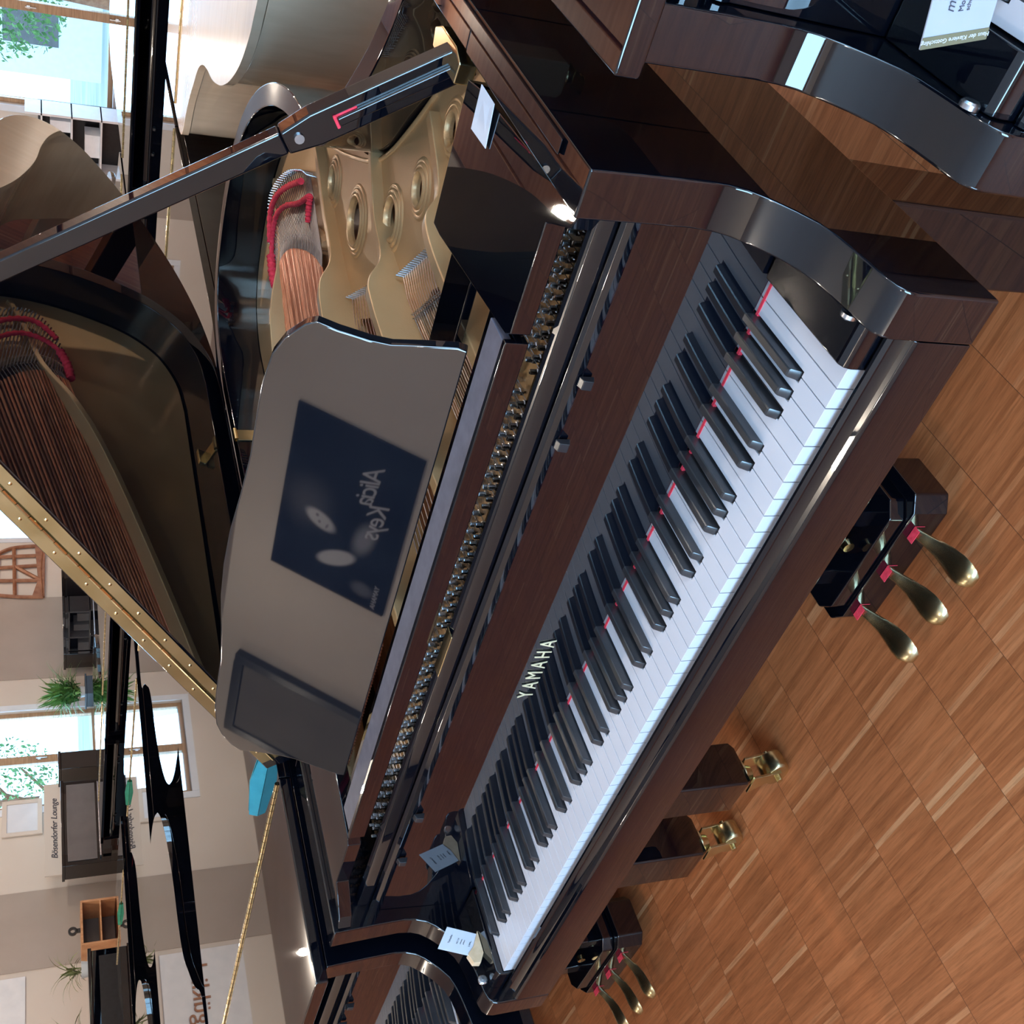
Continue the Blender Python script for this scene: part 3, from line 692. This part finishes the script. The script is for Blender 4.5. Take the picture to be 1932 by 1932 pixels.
def window(axis, pos, a, b, z0, z1, mull=(), sgn=-1, sill=True):
    nw[0] += 1
    r = empty('window_%d' % nw[0]); r['kind'] = 'structure'
    def bx(mb, u0,u1,d0,d1,z0,z1):
        lo, hi = min(pos+sgn*d0,pos+sgn*d1), max(pos+sgn*d0,pos+sgn*d1)
        if axis == 'X': mb.box(lo,hi,u0,u1,z0,z1)
        else: mb.box(u0,u1,lo,hi,z0,z1)
    t = .06
    fr = MB()
    for u0,u1,q0,q1 in ((a,a+t,z0,z1),(b-t,b,z0,z1),(a+t,b-t,z0,z0+t),(a+t,b-t,z1-t,z1)): bx(fr,u0,u1,.05,.11,q0,q1)
    for m_ in mull: bx(fr,m_-.055,m_+.055,.045,.115,z0+t,z1-t)
    fr.build('window_frame', 'frame', r, bevel=.004)
    tr = MB(); bx(tr,a-.09,a-.001,-.015,0,z0-.0,z1+.09); bx(tr,b+.001,b+.09,-.015,0,z0,z1+.09); bx(tr,a-.0,b,-.015,0,z1+.001,z1+.09)
    tr.build('window_trim', 'wframe', r, bevel=.002)
    if sill:
        s = MB(); bx(s,a-.1,b+.1,-.10,.05,z0-.035,z0-.001); s.build('window_sill', 'wframe', r, bevel=.004)
    g = MB(); bx(g,a+t,b-t,.078,.082,z0+t,z1-t); g.build('window_pane', 'glass', r)
    if mull:
        for m_ in mull:
            h_ = MB(); bx(h_,m_-.008,m_+.008,.02,.045,1.45,1.58); bx(h_,m_-.02,m_+.02,.03,.045,1.52,1.56); h_.build('window_handle', 'steel', r, bevel=.002)
    return r
window('X', WX0, *winL[0], mull=(7.88,)); window('X', WX0, *winL[1])
window('Y', WY1, *winB[0], sgn=1); window('Y', WY1, *winB[1], mull=(-3.72,), sgn=1)
window('Y', WY0, *winF[0], mull=(1.8,)); window('X', WX1, -1.5, 1.5, .85, 2.45, mull=(0,), sgn=1)
# painted bands on the left and back wall
def band(i, axis, pos, a, b, sgn):
    mb = MB()
    if axis == 'X': mb.box(pos, pos+.012, a, b, .08, H)
    else: mb.box(a, b, pos-.012, pos, .08, H)
    o = mb.build('trim_%d' % i, 'band'); struct(o)
band(1,'X',WX0,5.143,6.063,1); band(2,'X',WX0,9.11,10.55,1); band(3,'Y',WY1,-6.35,-5.75,1); band(4,'Y',WY1,.2,1.6,1)
for nm, b in (('baseboard_left', (WX0,WX0+.014,WY0,WY1)), ('baseboard_back', (WX0,WX1,WY1-.014,WY1)), ('baseboard_front', (WX0,WX1,WY0,WY0+.014)), ('baseboard_right', (WX1-.014,WX1,WY0,WY1))):
    mb = MB(); mb.box(b[0],b[1],b[2],b[3],0,.08); struct(mb.build(nm, 'frame', bevel=.002))

# wall writing (a lounge sign board and mounted lettering)
sb = empty('sign_board', (WX0+.30,6.66,0))
mb = MB(); mb.box(-.02,.0,-.60,.60,.02,1.49); mb.build('board', 'wall', sb, bevel=.003)
mb = MB(); mb.box(-.001,.002,-.60,.60,.86,.872); mb.build('line', 'ink', sb)
def wtext(s, size, name, m, parent, p, **k):   # reads left to right for a viewer looking toward -X : rightwards is +Y
    return text(s, size, name, m, parent, .003, mtx=basis(p, (0,1,0), (0,0,1)), **k)
wtext('Bösendorfer Lounge', .095, 'lettering', 'ink', sb, (.003,.0,1.38), shear=.25)
wtext('Altona', .16, 'lettering', 'ink', sb, (.003,.05,1.02), shear=.25)
tag(sb, 'beige sign board with dark script lettering standing by the left wall', 'sign')
sgl = text('ngüklich', .27, 'wall_lettering', 'art', None, .006, mtx=basis((WX0+.03,4.55,2.09), (0,1,0), (0,0,1)))
tag(sgl, 'bronze blackletter word mounted on the left wall near the corner', 'lettering')
mb = MB(); mb.box(WX0,WX0+.02,3.2,5.08,1.69,2.6); tag(mb.build('wall_panel','carton', bevel=.004), 'plain white panel hung high on the left wall', 'panel')
# small framed view beside the window
r = empty('framed_picture', (WX0+.02,7.02,1.73)); mb = MB()
mb.box(-.018,.01,-.24,.24,-.22,-.17); mb.box(-.018,.01,-.24,.24,.17,.22); mb.box(-.018,.01,-.24,-.19,-.17,.17); mb.box(-.018,.01,.19,.24,-.17,.17); mb.build('frame','wall',r,bevel=.003)
mb = MB(); mb.box(-.018,-.004,-.19,.19,-.17,.17); mb.build('picture','wframe',r)
tag(r, 'small pale framed picture on the left wall just left of the wide window', 'picture')
# bronze harp casting
r = empty('iron_frame_artwork', (WX0+.03,11.06,1.48)); mb = MB()
for a in ([(-.52,0),(.0,.02),(.5,-.02)], [(-.52,.0),(-.50,.34),(-.40,.72),(-.1,.84),(.2,.72),(.45,.42),(.5,-.02)], [(-.2,.02),(-.18,.80)], [(.1,.02),(.05,.80)], [(.3,.0),(.28,.62)], [(-.51,.36),(.47,.38)], [(-.45,.6),(.35,.58)], [(-.2,.02),(.1,.38)]):
    mb.tube([(0,x,z) for x,z in crom(a,6)], .028, 6)
mb.prism([(-.52,-.02),(.5,-.04),(.5,.10),(-.2,.06),(-.52,.14)], -.02, .02, 'X'); mb.build('casting','art',r)
tag(r, 'brown cast iron piano frame hung as artwork on the left wall', 'wall art')
# uprights
def upright(name, y0, y1, x, h, m2, label):
    o = empty(name, (x,(y0+y1)/2,0)); w = (y1-y0)/2
    mb = MB(); mb.box(-.28,.0,-w,w,.06,h-.03); mb.build('case','black',o,bevel=.004)
    mb = MB(); mb.box(-.30,.02,-w-.01,w+.01,h-.03,h); mb.build('top_lid','black',o,bevel=.004)
    mb = MB(); mb.box(.0,.012,-w+.05,w-.05,h-.36,h-.06); mb.build('upper_panel',m2,o,bevel=.003)
    mb = MB(); mb.box(.0,.27,-w,w,.60,.72); mb.box(.0,.22,-w,-w+.06,.72,.82); mb.box(.0,.22,w-.06,w,.72,.82); mb.build('keybed','black',o,bevel=.004)
    mb = MB(); mb.box(.07,.235,-w+.08,w-.08,.72,.735); mb.build('keyboard','ivory',o)
    mb = MB(); mb.box(.0,.03,-w+.08,w-.08,.74,.90); mb.build('fallboard','black',o,bevel=.003)
    mb = MB(); mb.box(.012,.05,-w+.06,w-.06,h-.40,h-.385); mb.build('music_shelf','steel',o,bevel=.002)
    for s in (-1,1):
        mb = MB(); mb.box(.18,.24,s*(w-.04)-.03,s*(w-.04)+.03,.0,.60); mb.build('leg','black',o,bevel=.004)
    mb = MB(); mb.box(-.28,.26,-w,w,.0,.06); mb.build('plinth','black',o,bevel=.003)
    return tag(o, label, 'piano', 'upright pianos along the left wall')
upright('upright_piano', 9.12, 10.72, WX0+.45, 1.235, 'black', 'black upright piano against the taupe band of the left wall')
upright('upright_piano', 5.78, 6.84, WX0+.95, 1.315, 'greyp', 'upright piano with a glossy grey panel in front of the sign board')
mb = MB(); mb.box(-.2,.2,-.12,.12,0,1.30); mb.box(-.21,.21,-.13,.13,1.30,1.33); o = mb.build('speaker_column','black',bevel=.006); o.location = (WX0+.45,7.34,0); tag(o, 'black column cabinet standing under the wide left window', 'cabinet')
# oak shelf with a small clamp
r = empty('oak_shelf', (-9.6,5.04,0)); mb = MB()
mb.box(-.2,.2,-.24,.24,1.13,1.15); mb.box(-.2,.2,-.24,-.22,0,1.13); mb.box(-.2,.2,.22,.24,0,1.13); mb.box(-.2,.2,-.22,.22,.95,.965); mb.box(-.2,.2,-.22,.22,.5,.515); mb.build('carcass','oak',r,bevel=.002)
mb = MB(); mb.box(-.19,-.17,-.22,.22,.02,1.13); mb.build('back_panel','greyp',r)
tag(r, 'open oak shelf unit with grey back at the far left', 'shelf')
r = empty('desk_clamp', (-9.6,5.06,1.1502)); mb = MB(); mb.lathe([(.022,-.012),(.045,-.012),(.045,.012),(.022,.012),(.022,-.012)], (0,0,.075), 'X', 20); mb.box(-.012,.012,-.02,.02,0,.038); mb.build('ring','satin',r)
tag(r, 'small black ring clamp standing on the oak shelf', 'clamp')
# plants
def plant(name, p, n, length, width, m, label, spread, droop, pot=True, seed=1, up=1.):
    rnd = random.Random(seed); o = empty(name, p)
    if pot:
        mb = MB(); mb.lathe([(.0001,0),(.065,0),(.075,.05),(.070,.05),(.065,.04),(.0001,.04)], (0,0,0), 'Z', 20); mb.build('pot','pot',o)
    mb = MB()
    for k in range(n):
        a = rnd.uniform(0,2*PI); l = length*rnd.uniform(.5,1.1); el = rnd.uniform(.25,1.4)*up
        pts = []; pos = Vector((rnd.uniform(-.03,.03)*spread, rnd.uniform(-.03,.03)*spread, .04+rnd.uniform(0,.12)*spread*.5)); st = 6
        d = Vector((math.cos(a)*math.cos(el), math.sin(a)*math.cos(el), math.sin(el)))
        for i in range(st+1):
            pts.append(pos.copy()); pos = pos+d*l/st; d = (d+Vector((0,0,-droop*rnd.uniform(.6,1.4)))).normalized()
        side = Vector((-math.sin(a), math.cos(a), 0)); vs = []; fs = []
        for i, q in enumerate(pts):
            t = i/st; w = width*math.sin(PI*min(1,.12+t*.88))*.5+.0006
            vs += [q-side*w, q+Vector((0,0,w*.25)), q+side*w]
        for i in range(st): fs += [(i*3,i*3+1,i*3+4,i*3+3),(i*3+1,i*3+2,i*3+5,i*3+4)]
        mb.add(vs, fs)
    o2 = mb.build('foliage', m, o, smooth=80); o2['kind'] = 'stuff'
    return tag(o, label, 'plant')
mb = MB(); mb.box(-.14,.14,-.14,.14,0,.98); mb.box(-.16,.16,-.16,.16,.98,1.0); o = mb.build('plant_stand','satin',bevel=.003); o.location = (WX0+.55,8.42,0); tag(o, 'dark slim stand under the leafy green plant', 'stand')
plant('leafy_plant', (WX0+.55,8.42,1.0), 190, .42, .035, 'leaf', 'bushy green leafy plant beside the left window', 3.2, .16, seed=3)
bu = empty('upright_piano', (-7.95,3.26,0)); mb = MB(); mb.box(-.28,.0,-.76,.76,.06,1.11); mb.build('case','black',bu,bevel=.004)
mb = MB(); mb.box(-.30,.02,-.775,.775,1.11,1.14); mb.build('top_lid','black',bu,bevel=.004)
mb = MB(); mb.box(.0,.012,-.70,.70,.12,1.05); mb.build('back_panel','satin',bu,bevel=.003)
mb = MB(); mb.box(-.58,-.28,-.76,.76,.60,.74); mb.build('keybed','black',bu,bevel=.004)
for q in (-.7,.7):
    mb = MB(); mb.box(-.56,-.50,q-.03,q+.03,0,.60); mb.build('leg','black',bu,bevel=.004)
tag(bu, 'black upright piano turned with its back to the room at the far left edge', 'piano', 'upright pianos along the left wall')
plant('grass_plant', (-8.1,3.93,1.1405), 26, .32, .016, 'leaf2', 'thin grassy plant near the right end of the turned upright piano', 1., .22, seed=5)
plant('grass_plant', (-8.1,3.36,1.1405), 24, .34, .024, 'leaf2', 'spiky arching plant nearer the middle of the turned upright piano', 1., .15, seed=9)
# white display unit by the back wall
r = empty('display_rack', (-5.45,WY1-.5,0)); mb = MB()
mb.box(-.75,.75,.18,.20,.0,1.45); mb.build('back_board','satin',r)
mb = MB()
for x in (-.75,-.05,.72): mb.box(x,x+.03,-.2,.18,0,1.6)
for z in (.3,.7,1.05,1.4): mb.box(-.75,.75,-.2,.18,z,z+.02)
mb.build('shelves','carton',r,bevel=.002)
tag(r, 'white shelf rack with a black back board by the rear wall', 'rack')
for i, (x, z, w, h) in enumerate(((-.6,.722,.2,.2),(-.3,.722,.16,.26),(.2,.722,.3,.18),(.1,1.072,.22,.2),(-.5,1.072,.25,.16),(.5,1.072,.14,.24))):
    mb = MB(); mb.box(0,w,-.12,.12,0,h); mb.box(.01,w-.01,-.122,-.12,h*.3,h*.5); o = mb.build('carton_box','carton',bevel=.003); o.location = (-5.45+x,WY1-.5,z)
    tag(o, 'white carton on the %s shelf of the rack, %s' % ('upper' if z > 1 else 'middle', ('at its left end','left of centre','under the wide gap','right of the upright post','at the far left','at the right end')[i]), 'box', 'cartons on the rack')
# poster on the wall behind the camera, seen mirrored in the music desk
PXm = mat('poster_print', (.01,.012,.03), .9); bs(PXm).inputs['Specular IOR Level'].default_value = .08
def postermat():
    m = PXm; L = m.node_tree.links; tc = N(m,'ShaderNodeTexCoord')
    def blob(cx, cz, rx, rz, rot, soft, amp):
        mp = N(m,'ShaderNodeMapping'); mp.vector_type = 'TEXTURE'; mp.inputs['Location'].default_value = (cx,0,cz); mp.inputs['Rotation'].default_value = (0,rot,0); mp.inputs['Scale'].default_value = (rx,100,rz)
        L.new(tc.outputs['Object'], mp.inputs[0]); g = N(m,'ShaderNodeVectorMath', operation='LENGTH'); L.new(mp.outputs[0], g.inputs[0])
        r = N(m,'ShaderNodeMapRange'); r.interpolation_type = 'SMOOTHSTEP'; r.inputs['From Min'].default_value = 1-soft; r.inputs['From Max'].default_value = 1+soft; r.inputs['To Min'].default_value = amp; r.inputs['To Max'].default_value = 0
        L.new(g.outputs['Value'], r.inputs[0]); return r.outputs[0]
    tot = None
    def add(s, sign=1):
        nonlocal tot
        if tot is None: tot = s; return
        n = N(m,'ShaderNodeMath', operation='ADD' if sign > 0 else 'SUBTRACT'); L.new(tot, n.inputs[0]); L.new(s, n.inputs[1]); n.use_clamp = True; tot = n.outputs[0]
    add(blob(-.02,.22,.14,.12,0,.9,.16))            # soft backlight
    add(blob(-.11,.12,.055,.10,.35,.25,.75))         # face
    add(blob(-.085,.145,.011,.010,0,.5,.5), -1); add(blob(-.125,.125,.010,.009,0,.5,.4), -1); add(blob(-.135,.075,.018,.007,.3,.5,.35), -1)
    add(blob(-.33,-.02,.055,.13,-.55,.2,.8))         # forearm
    add(blob(-.10,-.16,.11,.055,.2,.6,.45))          # hands on keys
    add(blob(-.47,-.22,.05,.07,0,.5,.22))
    c = ramp(m, tot, [(0,(.004,.006,.020)),(.5,(.30,.31,.36)),(1,(.75,.75,.78))])
    L.new(c, bs(m).inputs['Base Color'])
postermat()
PW, PH = 1.20, .76
r = empty('poster', (-2.40,WY0+.016,2.30)); mb = MB(); mb.box(-PW/2,PW/2,-.015,.0,-PH/2,PH/2)
mb.build('print', PXm, r)
mt = lambda x, z: basis((x,.003,z), (-1,0,0), (0,0,1))
text('Alicia', .16, 'signature', 'paper', r, .0008, shear=.5, mtx=mt(.30,-.12)@Matrix.Rotation(.1,4,'Z'), spacing=.85)
text('Keys', .16, 'signature', 'paper', r, .0008, shear=.5, mtx=mt(.08,-.20)@Matrix.Rotation(.1,4,'Z'), spacing=.85)
text('YAMAHA', .045, 'lettering', 'paper', r, .0008, mtx=mt(-.48,-.31))
tag(r, 'dark portrait poster with white signature, on the wall behind and mirrored in the music desk', 'poster')
M['doorp'] = mat('door_paint', (.17,.16,.14), .75); noisecol(M['doorp'], 3, [(.3,(.155,.145,.13)),(.7,(.185,.175,.155))])
# timber acoustic raft under the ceiling
cm_ = mat('walnut_slats', (.40,.17,.08), .5); noisecol(cm_, 3, [(.3,(.34,.13,.06)),(.5,(.42,.18,.09)),(.7,(.50,.24,.13))], (1,9,1))
r = empty('ceiling_raft', (1.0,6.0,2.80)); mb = MB()
for i in range(12): mb.box(-1.9+i*.32, -1.9+i*.32+.30, -3.6, 3.9, -.02, .02)
mb.build('slats', cm_, r, bevel=.004)
mb = MB()
for y in (-3,0,3): mb.box(-1.9,1.92,y-.03,y+.03,.021,.149)
mb.build('rails', 'satin', r); tag(r, 'reddish timber slat panel hung under the ceiling, mirrored in the treble rim', 'ceiling panel')
dr = empty('door_1', (-4.3,WY0+.012,0)); dr['kind'] = 'structure'
mb = MB(); mb.box(-.33,.33,0,.04,.0,2.72); mb.build('door_leaf','doorp',dr,bevel=.004)
mb = MB(); mb.box(-.40,-.335,-.005,.05,0,2.79); mb.box(.335,.40,-.005,.05,0,2.79); mb.box(-.335,.335,-.005,.05,2.725,2.79); mb.build('door_frame','satin',dr,bevel=.003)
mb = MB(); mb.tube([(.26,.04,1.05),(.26,.09,1.05),(.15,.09,1.05)], .01, 10); mb.build('door_handle','steel',dr)
# ceiling lights
k = 0
G2 = 'round ceiling downlights'
Emis = mat('lamp_glow', (1,1,1), .5, emit=(1,.86,.70), es=30)
first = None
for x in (-8.6,-5.8,-3.0,-.2,3.4):
    for y in (-1.9,.9,4.0,7.4,11.5):
        k += 1
        if x > -1 and 2 < y < 10: continue
        if x == -3.0 and y == .9: continue
        if first is None:
            o = empty('ceiling_light', (x,y,H)); mb = MB(); mb.lathe([(.075,-.001),(.075,-.02),(.060,-.022),(.056,-.012),(.056,-.001)], (0,0,0), 'Z', 24); mb.build('housing','carton',o)
            mb = MB(); mb.lathe([(.0001,-.011),(.055,-.011)], (0,0,0), 'Z', 24); mb.build('lamp', Emis, o)
            ld = bpy.data.lights.new('downlight','POINT'); ld.energy = 36; ld.shadow_soft_size = .035; ld.color = (1,.88,.74)
            lo = bpy.data.objects.new('bulb', ld); COL.objects.link(lo); lo.parent = o; lo.location = (0,0,-.09)
            first = o
        else:
            o = copy_tree(first); o.location = (x,y,H)
        tag(o, 'small round white downlight set in the ceiling', 'ceiling light', G2)
first = None
for x, y, wh in ((-.09,2.89,'nearest the pianos'),(-.35,5.9,'second from the pianos, left side'),(2.1,4.4,'on its right side'),(1.9,8.0,'farthest from the pianos')):  # added to light the panel underside; the nearest also gives the rim glare
    if first is None:
        o = empty('fill_light', (x,y,2.45)); mb = MB(); mb.tube([(0,0,.045),(0,0,.325)], .004, 6); mb.lathe([(.012,.045),(.022,.03),(.028,.0)], (0,0,0), 'Z', 20); mb.build('cord_and_cap','satin',o)
        mb = MB(); mb.lathe([(.0001,-.03),(.018,-.024),(.027,-.008),(.027,-.001)], (0,0,0), 'Z', 20); mb.build('lamp', Emis, o)
        ld = bpy.data.lights.new('fill','POINT'); ld.energy = 42; ld.shadow_soft_size = .03; ld.color = (1,.86,.70)
        lo = bpy.data.objects.new('bulb', ld); COL.objects.link(lo); lo.parent = o; lo.location = (0,0,-.06); first = o
    else:
        o = copy_tree(first); o.location = (x,y,2.45)
    tag(o, 'small pendant bulb added to light the timber ceiling panel, '+wh, 'pendant light', 'pendant bulbs added under the timber panel')
# outdoors
gr = MB(); gr.add([(-60,-40,-.3),(40,-40,-.3),(40,70,-.3),(-60,70,-.3)], [(0,1,2,3)])
gm = mat('outdoor_ground', (.35,.36,.38), .9); noisecol(gm, .5, [(.3,(.28,.32,.28)),(.7,(.45,.45,.46))]); struct(gr.build('ground', gm))
def tree(p, h, r, seed, label):
    rnd = random.Random(seed); o = empty('tree', p); mb = MB(); mb.tube([(0,0,0),(.1,0,h*.5),(.0,.1,h*.8)], [.14,.1,.05], 8)
    for i in range(5):
        a = rnd.uniform(0,6.28); mb.tube([(0,0,h*(.35+.1*i)),(math.cos(a)*r*.5,math.sin(a)*r*.5,h*(.5+.1*i)),(math.cos(a)*r*.8,math.sin(a)*r*.8,h*(.6+.1*i))], [.05,.03,.01], 5)
    mb.build('trunk','art',o)
    mb = MB()
    for i in range(2600):
        v = Vector((rnd.gauss(0,1),rnd.gauss(0,1),rnd.gauss(0,1))).normalized()*rnd.uniform(.3,1)**.5
        c = Vector((v.x*r, v.y*r, h*.62+v.z*h*.36)); d = Vector((rnd.gauss(0,1),rnd.gauss(0,1),rnd.gauss(0,1))).normalized(); e = d.cross(Vector((.3,.2,1))).normalized()
        s = rnd.uniform(.04,.085); mb.add([c-d*s, c+e*s*.5, c+d*s, c-e*s*.5], [(0,1,2,3)])
    q = mb.build('foliage','leaf',o,smooth=0); q['kind'] = 'stuff'
    tag(o, label, 'tree')
tree((-6.2,21.5,-.3), 4.2, 1.3, 4, 'leafy green tree outside the rear window')
tree((-22.5,15.0,-.3), 4.5, 1.6, 8, 'leafy tree outside the left window')
r = empty('van', (-21,11.6,-.3)); mb = MB(); mb.prism([(-2.1,.35),(2.1,.35),(2.1,1.9),(1.6,2.1),(-1.0,2.1),(-1.7,1.2),(-2.1,1.05)], -.9, .9, 'X'); mb.build('body','carton',r,bevel=.06)
for y in (-1.3,1.35):
    mb = MB(); mb.lathe([(.0001,-.95),(.34,-.95),(.34,-.75),(.0001,-.75)],(0,y,.34),'X',20); mb.lathe([(.0001,.75),(.34,.75),(.34,.95),(.0001,.95)],(0,y,.34),'X',20); mb.build('wheel','satin',r)
mb = MB(); mb.prism([(-1.45,1.25),(-.95,1.95),(.2,1.95),(.2,1.25)], .9, .91, 'X'); mb.build('side_window','greyp',r)
tag(r, 'white van parked outside the left window', 'van')
r = empty('building', (-4.0,34,-.3)); mb = MB(); mb.box(-9,3,0,6,0,7.5); mb.build('facade','wframe',r)
for x in (-7.5,-4.5,-1.5,1.2):
    for z in (1.2,4.2):
        mb = MB(); mb.box(x-.6,x+.6,-.02,.0,z,z+1.5); mb.build('window_pane','greyp',r)
tag(r, 'pale building seen outside through the rear window', 'building')

# ------------------------------------------------------------------ world, camera, view
w = bpy.data.worlds.new('sky'); S.world = w; w.use_nodes = True
bg = w.node_tree.nodes['Background']; bg.inputs[0].default_value = (.50,.78,1,1); bg.inputs[1].default_value = 3.2
# daylight coming in through the window openings
def day(nm, loc_, rot, sx, sy, e):
    ld = bpy.data.lights.new(nm,'AREA'); ld.shape = 'RECTANGLE'; ld.size = sx; ld.size_y = sy; ld.energy = e; ld.color = (.42,.73,1)
    o = bpy.data.objects.new(nm, ld); COL.objects.link(o); o.location = loc_; o.rotation_euler = rot
day('daylight', (1.8,WY0-.6,1.7), (math.radians(88),0,0), 3.4, 1.8, 360)
day('daylight', (WX1+.6,0,1.9), (math.radians(82),0,math.radians(90)), 3.4, 2.0, 160)  # lamp outside the added window in the right wall
day('daylight', (WX0-.6,7.9,1.9), (math.radians(82),0,math.radians(-90)), 1.8, 1.8, 90)
day('daylight', (-3.2,WY1+.6,1.9), (math.radians(-82),0,0), 4.0, 2.2, 160)

cam = bpy.data.cameras.new('camera'); co = bpy.data.objects.new('camera', cam); COL.objects.link(co)
Cc = Vector((1.69104104,-.68191661,1.42257603)); fw = Vector((-.64684294,.66251197,-.37771961)); r2 = Vector((.71919867,.69467964,-.01317115)); u2 = Vector((-.25366808,.28017511,.92582634))
mtx = Matrix.Identity(4)
for i in range(3): mtx[i][0] = -u2[i]; mtx[i][1] = r2[i]; mtx[i][2] = -fw[i]; mtx[i][3] = Cc[i]
co.matrix_world = mtx
cam.sensor_width = 36; cam.lens = 2055.686/1932*36; cam.shift_x = 40.0803/1932; cam.shift_y = 32.4088/1932; cam.clip_start = .02; cam.clip_end = 200
S.camera = co
S.view_settings.view_transform = 'Standard'; S.view_settings.look = 'None'; S.view_settings.gamma = 1; S.view_settings.use_curve_mapping = False
S.view_settings.exposure = 0.15
